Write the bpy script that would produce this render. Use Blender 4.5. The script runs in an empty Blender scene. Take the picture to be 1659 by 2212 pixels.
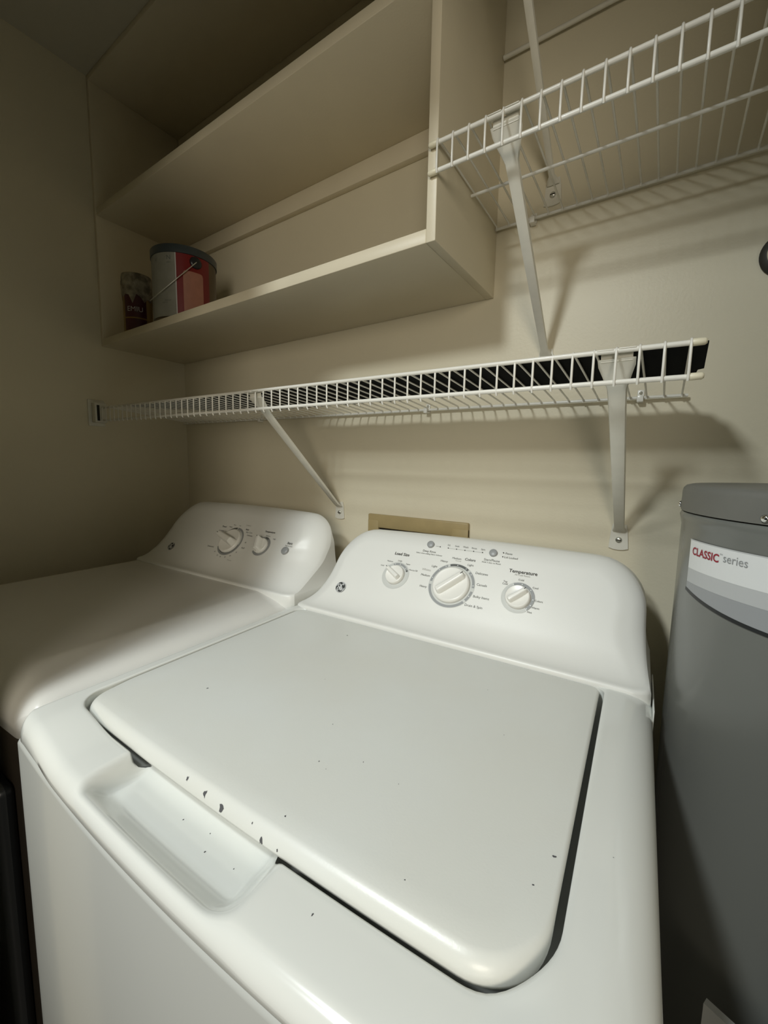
import bpy, bmesh, math, random
from mathutils import Vector, Matrix
import numpy as np
random.seed(7)
SC = bpy.context.scene
COL = SC.collection

# ------------------------------------------------------------------ camera
cam_d = bpy.data.cameras.new('camera')
cam = bpy.data.objects.new('camera', cam_d); COL.objects.link(cam)
cam_d.sensor_fit = 'HORIZONTAL'; cam_d.sensor_width = 36.0
cam_d.lens = 36.0 * 892.8546 / 1659.0
cam_d.clip_start = 0.01
R_ = Vector((0.82829056, 0.56003257, 0.01727042))
D_ = Vector((0.07888122, -0.08603822, -0.99316422))
F_ = Vector((-0.55471839, 0.82399087, -0.1154407))
mw = Matrix(((R_.x, -D_.x, -F_.x, 1.63854929), (R_.y, -D_.y, -F_.y, -0.97337489),
             (R_.z, -D_.z, -F_.z, 1.26935779), (0, 0, 0, 1)))
cam.matrix_world = mw
SC.camera = cam

# ------------------------------------------------------------------ view, world, lights
SC.view_settings.view_transform = 'Standard'
SC.view_settings.look = 'None'
SC.view_settings.gamma = 1.0
SC.view_settings.exposure = 0.10
SC.view_settings.use_curve_mapping = False
world = bpy.data.worlds.new('world'); SC.world = world
world.use_nodes = True
world.node_tree.nodes['Background'].inputs[0].default_value = (0.9, 0.95, 0.9, 1)
world.node_tree.nodes['Background'].inputs[1].default_value = 0.02

def area_light(name, loc, target, size, power, color):
    l = bpy.data.lights.new(name, 'AREA'); l.shape = 'DISK'; l.size = size
    l.energy = power; l.color = color
    o = bpy.data.objects.new(name, l); COL.objects.link(o)
    o.location = loc
    o.rotation_euler = (Vector(target) - Vector(loc)).to_track_quat('-Z', 'Y').to_euler()
    return o
LIGHT_COL = (0.94, 1.0, 1.0)
area_light('hall_lamp', (1.10, -1.90, 2.28), (1.45, 0, 1.35), 0.20, 12.5, LIGHT_COL)
area_light('ceiling_lamp', (1.05, -1.50, 2.44), (1.05, -1.3, 1.0), 0.22, 12.0, LIGHT_COL)

area_light('room_lamp', (2.45, -2.75, 1.62), (0.5, 0, 1.35), 0.9, 21.0, (1.0, 0.91, 0.76))

# ------------------------------------------------------------------ materials
def mat(name, color, rough=0.5, metal=0.0, coat=0.0, bump=0.0, bscale=200.0, var=0.0, vscale=6.0, spec=0.5, color2=None, bdist=0.0006):
    m = bpy.data.materials.new(name); m.use_nodes = True
    nt = m.node_tree; b = nt.nodes['Principled BSDF']
    b.inputs['Base Color'].default_value = (*color, 1)
    b.inputs['Roughness'].default_value = rough
    b.inputs['Metallic'].default_value = metal
    b.inputs['Specular IOR Level'].default_value = spec
    b.inputs['Coat Weight'].default_value = coat
    b.inputs['Coat Roughness'].default_value = 0.08
    tc = nt.nodes.new('ShaderNodeTexCoord')
    if var > 0 or color2:
        n = nt.nodes.new('ShaderNodeTexNoise'); n.inputs['Scale'].default_value = vscale
        n.inputs['Detail'].default_value = 5
        nt.links.new(tc.outputs['Object'], n.inputs['Vector'])
        r = nt.nodes.new('ShaderNodeValToRGB')
        c2 = color2 or tuple(c * (1 - var) for c in color)
        r.color_ramp.elements[0].position = 0.38; r.color_ramp.elements[1].position = 0.66
        r.color_ramp.elements[0].color = (*c2, 1); r.color_ramp.elements[1].color = (*color, 1)
        nt.links.new(n.outputs['Fac'], r.inputs['Fac'])
        nt.links.new(r.outputs['Color'], b.inputs['Base Color'])
    if bump > 0:
        n2 = nt.nodes.new('ShaderNodeTexNoise'); n2.inputs['Scale'].default_value = bscale
        n2.inputs['Detail'].default_value = 3
        nt.links.new(tc.outputs['Object'], n2.inputs['Vector'])
        bp = nt.nodes.new('ShaderNodeBump'); bp.inputs['Strength'].default_value = bump
        bp.inputs['Distance'].default_value = bdist
        nt.links.new(n2.outputs['Fac'], bp.inputs['Height'])
        nt.links.new(bp.outputs['Normal'], b.inputs['Normal'])
    return m

M_wall = mat('wall_paint', (0.75, 0.69, 0.53), 0.42, bump=0.28, bscale=160, var=0.03, vscale=3, spec=0.35, bdist=0.0012)
M_ceil = mat('ceiling_paint', (0.60, 0.57, 0.47), 0.7, bump=0.4, bscale=120)
M_cab = mat('cabinet_paint', (0.75, 0.68, 0.52), 0.40, bump=0.25, bscale=240, var=0.03, vscale=9, spec=0.4)
M_floor = mat('floor_vinyl', (0.10, 0.08, 0.06), 0.45, var=0.3, vscale=5)
M_white = mat('appliance_enamel', (0.78, 0.79, 0.75), 0.16, coat=0.35, var=0.012, vscale=4, spec=0.5)
M_lid = mat('lid_enamel', (0.75, 0.765, 0.73), 0.32, coat=0.12, var=0.02, vscale=5, bump=0.12, bscale=420, color2=(0.735, 0.74, 0.69))
M_panel = mat('panel_plastic', (0.80, 0.80, 0.76), 0.36, bump=0.12, bscale=700, var=0.01)
M_cabinet_sheet = mat('enamel_painted_shade', (0.50, 0.51, 0.485), 0.22, coat=0.2)  # white body enamel, greyed so its colour carries the dimmer light there
M_dfront = mat('front_painted_shade', (0.03, 0.024, 0.018), 0.35)  # deep shade on the dryer front, put into the base colour
M_dryer = mat('dryer_enamel', (0.74, 0.73, 0.69), 0.22, coat=0.25, var=0.015)
M_knob = mat('knob_plastic', (0.82, 0.81, 0.76), 0.28, coat=0.1)
M_btn = mat('button_plastic', (0.33, 0.34, 0.34), 0.35)
M_ink = mat('black_print', (0.035, 0.037, 0.035), 0.6)
M_ink2 = mat('dark_grey_print', (0.11, 0.115, 0.11), 0.6)
M_ink0 = mat('pale_grey_print', (0.45, 0.45, 0.42), 0.6)
M_ring = mat('grey_print', (0.30, 0.31, 0.31), 0.5)
M_ringl = mat('light_grey_print', (0.58, 0.59, 0.56), 0.5)
M_wire = mat('shelf_vinyl', (0.84, 0.82, 0.75), 0.32, coat=0.1, var=0.03, vscale=30)
M_cap = mat('cream_cap', (0.80, 0.74, 0.56), 0.4)
M_brk = mat('bracket_paint', (0.78, 0.76, 0.67), 0.4, var=0.05, vscale=40)
M_felt = mat('black_felt', (0.008, 0.009, 0.009), 0.95, bump=0.5, bscale=300, spec=0.1)
M_tan = mat('tan_plastic', (0.40, 0.31, 0.15), 0.45, var=0.08, vscale=30)
M_dark = mat('dark_cavity', (0.02, 0.018, 0.015), 0.8)
M_heater = mat('heater_grey_enamel', (0.17, 0.175, 0.16), 0.24, coat=0.15, var=0.05, vscale=3)
M_htop = mat('heater_cap_grey', (0.17, 0.168, 0.15), 0.5, bump=0.1, bscale=300, var=0.08, vscale=14)
M_lwhite = mat('label_white', (0.78, 0.79, 0.78), 0.4)
M_lgrey = mat('label_pale_grey', (0.52, 0.53, 0.53), 0.4)
M_lgrey2 = mat('label_grey', (0.34, 0.35, 0.36), 0.4)
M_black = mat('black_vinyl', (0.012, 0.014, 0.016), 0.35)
M_red = mat('red_print', (0.32, 0.012, 0.03), 0.5)
M_chrome = mat('chrome', (0.8, 0.8, 0.78), 0.15, metal=1.0)
M_screw = mat('screw_steel', (0.62, 0.62, 0.56), 0.35, metal=0.7)
M_rubber = mat('dark_rubber', (0.03, 0.028, 0.022), 0.6)
M_card = mat('grey_board', (0.42, 0.43, 0.42), 0.6)
M_canmetal = mat('can_metal', (0.12, 0.09, 0.05), 0.35, metal=0.5)
M_canlid = mat('can_lid_dark', (0.035, 0.045, 0.05), 0.35)
M_canred = mat('can_red_label', (0.17, 0.006, 0.007), 0.35)
M_candark = mat('can_maroon_label', (0.06, 0.006, 0.01), 0.4)
M_cangrey = mat('can_grey_label', (0.26, 0.26, 0.22), 0.5, var=0.12, vscale=40)
M_canpink = mat('can_sticker', (0.38, 0.17, 0.12), 0.5, var=0.1, vscale=60)
M_gold = mat('gold_label', (0.26, 0.17, 0.045), 0.4, metal=0.3)
M_drip = mat('dried_paint', (0.42, 0.38, 0.29), 0.5, color2=(0.12, 0.10, 0.07), vscale=45, bump=0.8, bscale=90, bdist=0.003)
M_chip = mat('chipped_primer', (0.09, 0.09, 0.095), 0.7)

# ------------------------------------------------------------------ helpers
def tag(o, label=None, cat=None, group=None, kind=None):
    if label: o['label'] = label
    if cat: o['category'] = cat
    if group: o['group'] = group
    if kind: o['kind'] = kind
    return o
def empty(name, loc=(0, 0, 0), rz=0.0):
    o = bpy.data.objects.new(name, None); COL.objects.link(o)
    o.location = loc; o.rotation_euler = (0, 0, rz); o.empty_display_size = 0.05
    return o
def obj(name, me, m, parent=None, smooth=True, loc=None):
    if isinstance(me, bmesh.types.BMesh):
        bmesh.ops.recalc_face_normals(me, faces=me.faces[:])
        d = bpy.data.meshes.new(name); me.to_mesh(d); me.free(); me = d
    ms = m if isinstance(m, (list, tuple)) else [m]
    for k in ms: me.materials.append(k)
    if smooth:
        for p in me.polygons: p.use_smooth = True
    o = bpy.data.objects.new(name, me); COL.objects.link(o)
    if parent: o.parent = parent
    if loc: o.location = loc
    return o
def sharp(o, deg=35):
    me = o.data
    bm = bmesh.new(); bm.from_mesh(me)
    for e in bm.edges:
        if len(e.link_faces) == 2 and e.calc_face_angle(0) > math.radians(deg): e.smooth = False
    bm.to_mesh(me); bm.free()
    return o
def mesh_from(verts, faces):
    d = bpy.data.meshes.new('m'); d.from_pydata([tuple(v) for v in verts], [], faces); d.update()
    return d
def box_bm(x0, x1, y0, y1, z0, z1, bev=0.0, seg=2, bm=None):
    b = bmesh.new()
    bmesh.ops.create_cube(b, size=1)
    for v in b.verts:
        v.co = Vector(((x0 + x1) / 2 + v.co.x * (x1 - x0), (y0 + y1) / 2 + v.co.y * (y1 - y0), (z0 + z1) / 2 + v.co.z * (z1 - z0)))
    if bev > 0:
        bmesh.ops.bevel(b, geom=b.edges[:] + b.verts[:], offset=bev, segments=seg, profile=0.5, affect='EDGES')
    return b
def box(name, x0, x1, y0, y1, z0, z1, m, parent=None, bev=0.0, seg=2):
    return sharp(obj(name, box_bm(x0, x1, y0, y1, z0, z1, bev, seg), m, parent), 50)
def tube_mesh(pts, r, n=10, caps=True, closed=False):
    pts = [Vector(p) for p in pts]; V = []; Fc = []
    up = None
    for i, p in enumerate(pts):
        a = pts[max(i - 1, 0)]; b = pts[min(i + 1, len(pts) - 1)]
        t = (b - a).normalized()
        if up is None:
            up = Vector((0, 0, 1)) if abs(t.z) < 0.9 else Vector((1, 0, 0))
        u = (up - t * up.dot(t)).normalized(); w = t.cross(u); up = u
        rr = r[i] if isinstance(r, (list, tuple)) else r
        for k in range(n):
            an = 2 * math.pi * k / n
            V.append(p + (u * math.cos(an) + w * math.sin(an)) * rr)
    for i in range(len(pts) - 1):
        for k in range(n):
            Fc.append((i * n + k, i * n + (k + 1) % n, (i + 1) * n + (k + 1) % n, (i + 1) * n + k))
    if caps:
        Fc.append(tuple(range(n))[::-1]); Fc.append(tuple((len(pts) - 1) * n + k for k in range(n)))
    return mesh_from(V, Fc)
def tube(name, pts, r, m, parent=None, n=10):
    return sharp(obj(name, tube_mesh(pts, r, n), m, parent), 60)
def lathe_mesh(prof, n=48, a0=0.0, a1=2 * math.pi):
    V = []; Fc = []; full = abs(a1 - a0 - 2 * math.pi) < 1e-6
    m_ = n if full else n + 1
    for (r, z) in prof:
        for k in range(m_):
            a = a0 + (a1 - a0) * k / n
            V.append((r * math.cos(a), r * math.sin(a), z))
    for i in range(len(prof) - 1):
        for k in range(n):
            k2 = (k + 1) % m_
            Fc.append((i * m_ + k, i * m_ + k2, (i + 1) * m_ + k2, (i + 1) * m_ + k))
    if full and prof[-1][0] > 1e-6: Fc.append(tuple((len(prof) - 1) * m_ + k for k in range(n)))
    if full and prof[0][0] > 1e-6: Fc.append(tuple(k for k in range(n))[::-1])
    return mesh_from(V, Fc)
def join_meshes(ms):
    bm = bmesh.new()
    for k in ms:
        if isinstance(k, bmesh.types.BMesh):
            d = bpy.data.meshes.new('t'); k.to_mesh(d); k.free(); k = d
        bm.from_mesh(k)
    return bm
def smooth01(t):
    t = min(max(t, 0.0), 1.0); return t * t * (3 - 2 * t)
def text_mesh(s, size, align='CENTER', extr=0.0, bold=0.0):
    c = bpy.data.curves.new('t', 'FONT'); c.body = s; c.size = size
    c.align_x = align; c.align_y = 'CENTER'; c.extrude = extr; c.offset = bold; c.resolution_u = 3
    o = bpy.data.objects.new('t', c); COL.objects.link(o)
    dg = bpy.context.evaluated_depsgraph_get(); dg.update()
    me = bpy.data.meshes.new_from_object(o.evaluated_get(dg))
    bpy.data.objects.remove(o)
    return me

# ------------------------------------------------------------------ room shell
RW, FY, CZ = 2.25, -3.2, 2.49
def shell(name, *a, m=M_wall):
    return tag(box(name, *a, m), kind='structure')
shell('floor', -0.1, RW + 0.1, FY - 0.1, 0.1, -0.1, 0.0, m=M_floor)
shell('ceiling', -0.1, RW + 0.1, -1.15, 0.1, CZ, CZ + 0.1, m=M_ceil)
shell('wall_back', -0.1, RW + 0.1, 0.0, 0.1, 0.0, CZ)
shell('wall_left', -0.1, 0.0, -1.0, 0.0, 0.0, CZ)
shell('wall_right', RW, RW + 0.1, -1.15, 0.0, 0.0, CZ)
shell('wall_partition', 0.0, 0.932, -1.00, -0.885, 0.0, CZ)

shell('wall_added_blocker', 1.88, RW, -1.00, -0.885, 0.0, CZ)  # unseen piece added to keep the room lamp off heater and washer front
shell('trim_header', 0.932, 1.88, -1.00, -0.885, 2.015, CZ)

# ------------------------------------------------------------------ open cabinet
cab = empty('wall_cabinet', (0, 0, 1.654))
tag(cab, 'cream painted open cabinet with shelves hung high on the back wall', 'cabinet')
def cpart(name, x0, x1, y0, y1, z0, z1, bev=0.0012):
    return box(name, x0, x1, y0, y1, z0 - 1.654, z1 - 1.654, M_cab, cab, bev)
CD = -0.297
cpart('side_panel', 0.0, 0.014, CD, -0.0005, 1.654, 2.472)
cpart('side_panel', 1.261, 1.2795, CD, -0.0005, 1.654, CZ - 0.001)
cpart('shelf_board', 0.014, 1.261, CD + 0.0005, -0.0005, 1.6545, 1.678)
cpart('shelf_board', 0.014, 1.261, CD + 0.002, -0.0005, 2.070, 2.093)
cpart('top_board', 0.0, 1.261, CD, -0.0005, 2.472, CZ - 0.001)
cpart('cleat', 0.014, 1.261, -0.019, -0.0005, 2.022, 2.070)

# ------------------------------------------------------------------ wire shelves
def wire_shelf(name, label, xs, y_f, zf, zb, lip, x_left, x_right, mid_y=None, y_b=-0.012, r=0.0036, rw=0.0018, back_x=None):
    """xs: positions of the cross wires; zf/zb: functions of x for rail heights"""
    t = empty(name, (x_left, 0, zb(x_left)))
    tag(t, label, 'shelf', 'white wire shelves on the back wall')
    off = Vector((-x_left, 0, -zb(x_left)))
    def L(p): return Vector(p) + off
    yf = y_f
    tube('front_rail', [L((x_left, yf(x_left), zf(x_left))), L((x_right, yf(x_right), zf(x_right)))], r, M_wire, t, 12)
    tube('lip_rail', [L((x_left, yf(x_left), zf(x_left) - lip)), L((x_right - 0.001, yf(x_right), zf(x_right) - lip))], r, M_wire, t, 12)
    bx = back_x or (x_left, x_right)
    tube('back_rail', [L((bx[0], y_b, zb(bx[0]))), L((bx[1], y_b, zb(bx[1])))], r * 0.85, M_wire, t, 12)
    if mid_y: 
        fm = (mid_y - y_b) / (y_f(1.3) - y_b)
        zm = lambda x: zb(x) + (zf(x) - zb(x)) * fm - rw - r * 0.8
        tube('middle_rail', [L((max(x_left, 1.281), mid_y, zm(x_left))), L((x_right, mid_y, zm(x_right)))], r * 0.8, M_wire, t, 12)
    for x, dz in ((x_left, 0), (x_left, -lip), (x_right, 0), (x_right, -lip)):
        if x < 0.1: continue
        s = 1 if x == x_right else -1
        tube('end_cap', [L((x - s * 0.010, yf(x), zf(x) + dz)), L((x - s * 0.008, yf(x), zf(x) + dz)), L((x + s * 0.006, yf(x), zf(x) + dz)), L((x + s * 0.0085, yf(x), zf(x) + dz))],
             [r * 1.0, r * 1.35, r * 1.3, r * 0.8], M_cap, t, 12)
    src = None
    for x in xs:
        a = yf(x); z1 = zf(x) + r + rw * 0.3; z0 = zf(x) - lip
        zbb = zb(x) + r * 0.85 + rw * 0.3
        pts = [(x, y_b - 0.003, zb(x) - 0.003), (x, y_b - 0.0045, zbb - 0.001), (x, y_b - 0.007, zbb), (x, a + 0.006, z1), (x, a + 0.001, z1 + 0.001), (x, a - 0.003, z1 - 0.0012), (x, a - r - rw * 0.4, z1 - 0.005),
               (x, a - r - rw * 0.6, z0 - 0.001), (x, a - r * 0.6, z0 - 0.0045)]
        tube('cross_wire', [L(q) for q in pts], rw, M_wire, t, 7)
    return t
# lower long shelf
lo_f = lambda x: 1.4445 + (1.430 - 1.4445) * min(x / 1.2, 1.0) ** 0.7
lo_b = lambda x: 1.418 + (1.4055 - 1.418) * x / 1.65
lo_y = lambda x: -0.318 + (0.018) * (x / 1.2 if x < 1.2 else 1)
N = 59
xs = [1.6540 - i * 0.0279 for i in range(N)]
wire_shelf('wire_shelf', 'long white wire shelf below the open cabinet with black liner lying on it', xs, lo_y, lo_f, lo_b, 0.0425, 0.022, 1.662, back_x=(0.004, 1.6635))
# upper shelf right of the cabinet
up_f = lambda x: 1.8025; up_b = lambda x: 1.7965; up_y = lambda x: -0.3035
wire_shelf('wire_shelf', 'white wire shelf at top right, butted against the open cabinet', [1.284 + i * 0.02755 for i in range(34)], up_y, up_f, up_b, 0.0435, 1.2745, 2.235, mid_y=-0.155, back_x=(1.281, 2.24))
# rail higher up on the wall
rail = tube('wall_rail', [(1.281, -0.010, 2.1425), (2.24, -0.010, 2.1395)], 0.0045, M_brk)
tag(rail, 'thin painted rail on the back wall above the upper wire shelf', 'rail')

def brace(label, xt, yt, zt, xw, zw, hook=True, name='shelf_bracket', ws=1.0):
    """diagonal steel brace: top under the front rail, bottom plate on the wall"""
    t = empty(name, (xw, 0, zw)); tag(t, label, 'bracket', 'diagonal braces under the wire shelves')
    O = Vector((xw, 0, zw))
    top = Vector((xt, yt, zt)) - O; bot = Vector((0, -0.006, 0.012))
    d = (top - bot); L = d.length; dn = d.normalized(); wx = Vector((1, 0, 0)); wx = (wx - dn * wx.dot(dn)).normalized(); nn = wx.cross(dn).normalized()
    if nn.y > 0: nn = -nn        # outward, away from the wall
    V = []; Fc = []
    # stations along the strut: width and channel depth
    st = [(0, .0125, .001), (.018, .0115, .003), (.04, .0095, .006), (.5, .0115, .0065), (.80, .0125, .0065), (.875, .0135, .005), (.93, .019, .0025), (.97, .0235, .001), (1.0, .0240, .0005)]
    for s, w, dp in st:
        c = bot + dn * (L * s)
        for (a, b) in ((-1, 0), (-.86, .85), (-.5, 1), (.5, 1), (.86, .85), (1, 0), (.8, -.1), (-.8, -.1)):
            V.append(c + wx * (w * a * (ws if .03 < s < .9 else 1)) + nn * (dp * (b if b > 0 else 0) + (-0.0012 if b < 0 else 0)))
    n = 8
    for i in range(len(st) - 1):
        for k in range(n):
            Fc.append((i * n + k, i * n + (k + 1) % n, (i + 1) * n + (k + 1) % n, (i + 1) * n + k))
    Fc.append(tuple(range(n))[::-1]); Fc.append(tuple((len(st) - 1) * n + k for k in range(n)))
    sharp(obj('strut', mesh_from(V, Fc), M_brk, t), 50)
    # wall plate, slightly flared with a curved lower edge
    pl = [(-.0125, .026), (.0125, .026), (.0150, .012), (.0175, -.018), (.0178, -.0235), (.009, -.0262), (0, -.027), (-.009, -.0262), (-.0178, -.0235), (-.0175, -.018), (-.0150, .012)]
    V = [(x, -0.0005, z) for x, z in pl] + [(x, -0.0035, z) for x, z in pl]; m_ = len(pl)
    Fc = [tuple(range(m_)), tuple(range(m_, 2 * m_))[::-1]] + [(i, (i + 1) % m_, m_ + (i + 1) % m_, m_ + i) for i in range(m_)]
    sharp(obj('wall_plate', mesh_from(V, Fc), M_brk, t), 40)
    hd = lathe_mesh([(0.0062, 0), (0.0062, .001), (.0052, .0026), (.003, .0036), (0, .004)], 20)
    hd.transform(Matrix.Translation((0, -0.0033, -0.006)) @ Matrix.Rotation(math.radians(90), 4, 'X'))
    sl = box_bm(-.0048, .0048, -.0078, -.0072, -.0068, -.0052)
    d2 = bpy.data.meshes.new('s'); sl.to_mesh(d2); sl.free(); 
    sc = obj('screw', hd, M_screw, t)
    sharp(obj('screw_slot', d2, M_dark, sc, False), 30)
    if hook:
        hk = join_meshes([box_bm(-.024, -.003, -.013, .004, 0.0010, 0.0026, .0005), box_bm(.003, .024, -.013, .004, 0.0014, 0.0030, .0005), box_bm(-.020, .020, .0015, .0030, -.012, .0012, .0005)])
        o = obj('rail_hook', hk, M_brk, t); o.location = top + Vector((0, 0, 0.0085)); sharp(o, 40)
    return t
brace('white diagonal shelf bracket fixed to the wall above the dryer control panel', 0.806, -0.303, 1.425, 0.8215, 1.126)
brace('white diagonal shelf bracket at the right end of the long wire shelf', 1.570, -0.2925, 1.422, 1.571, 1.128)
brace('white diagonal bracket hanging from the upper shelf down behind the long shelf', 1.394, -0.296, 1.793, 1.404, 1.497, ws=.85)
brace('painted diagonal bracket screwed above the upper shelf, rising out of frame', 1.385, -0.335, 2.155, 1.3985, 1.842, hook=False, ws=.62)

# end bracket on the left wall
t = empty('shelf_end_bracket', (0.0, -0.335, 1.425)); tag(t, 'small white bracket holding the long wire shelf to the left wall', 'bracket')
box('plate', 0.0005, 0.004, -0.016, 0.034, -0.043, 0.045, M_brk, t, .001)
box('cup', 0.004, 0.030, -0.006, 0.030, -0.032, 0.034, M_brk, t, .002)
box('slot', 0.0295, 0.0306, 0.000, 0.008, -0.026, 0.026, M_dark, t)

# wall clips
def wall_clip(x, z, label):
    t = empty('wall_clip', (x, 0, z)); tag(t, label, 'clip', 'small clips holding the shelf back rails')
    j = join_meshes([box_bm(-.006, .006, -.004, -.0005, -.004, .016, .001), box_bm(-.0055, .0055, -.019, -.002, -.0085, -.0045, .001), box_bm(-.0055, .0055, -.0195, -.0165, -.008, .004, .001)])
    sharp(obj('hook', j, M_wire, t), 40)
    h = lathe_mesh([(0.0032, 0), (0.0028, .0015), (0, .002)], 12); h.transform(Matrix.Translation((0, -0.004, 0.010)) @ Matrix.Rotation(math.radians(90), 4, 'X'))
    obj('nail', h, M_screw, t)
wall_clip(0.471, lo_b(0.471), 'small pale clip on the back rail just behind the left diagonal bracket')
wall_clip(1.118, lo_b(1.118), 'small clip on the back rail midway along the long shelf')
wall_clip(1.588, lo_b(1.588), 'small clip on the back rail beside the right end bracket')
wall_clip(1.362, 1.794, 'small clip on the back rail of the upper wire shelf')

# black liner lying on the long shelf
def liner():
    bm = bmesh.new()
    outl = [(1.6735, -.270), (1.6765, -.150), (1.6690, -.145), (1.6670, -.115)]
    n = 40
    back = [(1.6655 - (1.6655 - 0.16) * i / n, -0.098 - 0.17 * max(0, (i / n - .72) / .28) ** 1.3 + 0.003 * math.sin(i * 1.7)) for i in range(1, n + 1)]
    front = [(0.16 + (1.6735 - 0.16) * i / n, lo_y(0.16 + (1.6735 - 0.16) * i / n) + 0.020 + 0.010 * i / n) for i in range(0, n)]
    pts = outl + back + front
    def dz(x, y):
        f = (y + 0.012) / (lo_y(x) + 0.012); return lo_b(x) + (lo_f(x) - lo_b(x)) * f + 0.0078
    vb = [bm.verts.new((x, y, dz(x, y))) for x, y in pts]; vt = [bm.verts.new((x, y, dz(x, y) + 0.0022)) for x, y in pts]
    bm.faces.new(vb[::-1]); bm.faces.new(vt)
    for i in range(len(pts)):
        j = (i + 1) % len(pts); bm.faces.new((vb[i], vb[j], vt[j], vt[i]))
    bmesh.ops.triangulate(bm, faces=bm.faces[:])
    o = obj('shelf_liner', bm, M_felt, None, False)
    tag(o, 'strip of black liner lying along the long wire shelf', 'liner')
liner()

# ------------------------------------------------------------------ outlet box on the back wall
t = empty('supply_box', (0.935, 0, 0.95)); tag(t, 'tan plastic recessed box on the back wall behind the washer', 'box')
def fr(x0, x1, z0, z1): return box_bm(x0, x1, -0.011, -0.0005, z0, z1, .0015)
xx1 = 0.309
sharp(obj('frame', join_meshes([box_bm(0, xx1, -0.011, -0.0005, .1375, .176, .003, 3), box_bm(0, .037, -0.0112, -0.0005, -.02, .16, .002), box_bm(xx1 - .045, xx1, -0.0112, -0.0005, -.02, .16, .002), box_bm(.01, xx1 - .01, -0.011, -0.0005, -.05, -.015, .002)]), M_tan, t), 40)
box('recess', .030, xx1 - .038, -0.0040, -0.0008, -.02, .145, M_dark, t)

# ------------------------------------------------------------------ appliances
def EL(t):
    t = min(max(t, 0.0), 1.0); return 1 - math.sqrt(max(0.0, 1 - (1 - t) ** 2)) if t < 1 else 0.0
def EDGE(t):
    q = min(max(1 - t, 0.0), 1.0)
    return .55 * (q - .10 * (1 - math.exp(-q / .10))) + .47 * EL(t * 1.9)
def rrect(x0, x1, y0, y1, radii, ns=40, nf=120, nc=14):
    """ccw outline from front-left; radii: FL, FR, BR, BL"""
    FL, FR, BR, BL = radii; P = []
    def arc(cx, cy, r, a0):
        return [(cx + r * math.cos(math.radians(a0 + 90 * k / nc)), cy + r * math.sin(math.radians(a0 + 90 * k / nc))) for k in range(nc + 1)]
    def seg(a, b, n): return [(a[0] + (b[0] - a[0]) * k / n, a[1] + (b[1] - a[1]) * k / n) for k in range(1, n)]
    a = arc(x0 + FL, y0 + FL, FL, 180); b = arc(x1 - FR, y0 + FR, FR, 270); c = arc(x1 - BR, y1 - BR, BR, 0); d = arc(x0 + BL, y1 - BL, BL, 90)
    P = a + seg(a[-1], b[0], nf) + b + seg(b[-1], c[0], ns) + c + seg(c[-1], d[0], nf) + d + seg(d[-1], a[0], ns)
    return P
def bulge(x, y, xm, hw, k1=.011, k2=.007):
    s = 1 - ((x - xm) / hw) ** 2
    return y - s * (k1 * smooth01((-y - .2) / .25) + k2 * smooth01((-y - .44) / .05))
def ring_mesh(rings, cap_first=False, cap_last=False):
    n = len(rings[0]); V = [v for r in rings for v in r]; Fc = []
    for i in range(len(rings) - 1):
        for k in range(n):
            k2 = (k + 1) % n
            Fc.append((i * n + k, i * n + k2, (i + 1) * n + k2, (i + 1) * n + k))
    if cap_first: Fc.append(tuple(range(n))[::-1])
    if cap_last: Fc.append(tuple((len(rings) - 1) * n + k for k in range(n)))
    return mesh_from(V, Fc)

FA = 0.69; FY0 = 0.03
def face_pt(lx, s, h=0.0):
    return Vector((lx, FY0 + s * math.sin(FA) - h * math.cos(FA), s * math.cos(FA) + h * math.sin(FA)))
FACE_M = Matrix(((1, 0, 0, 0), (0, math.sin(FA), -math.cos(FA), FY0), (0, math.cos(FA), math.sin(FA), 0), (0, 0, 0, 1)))

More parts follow.
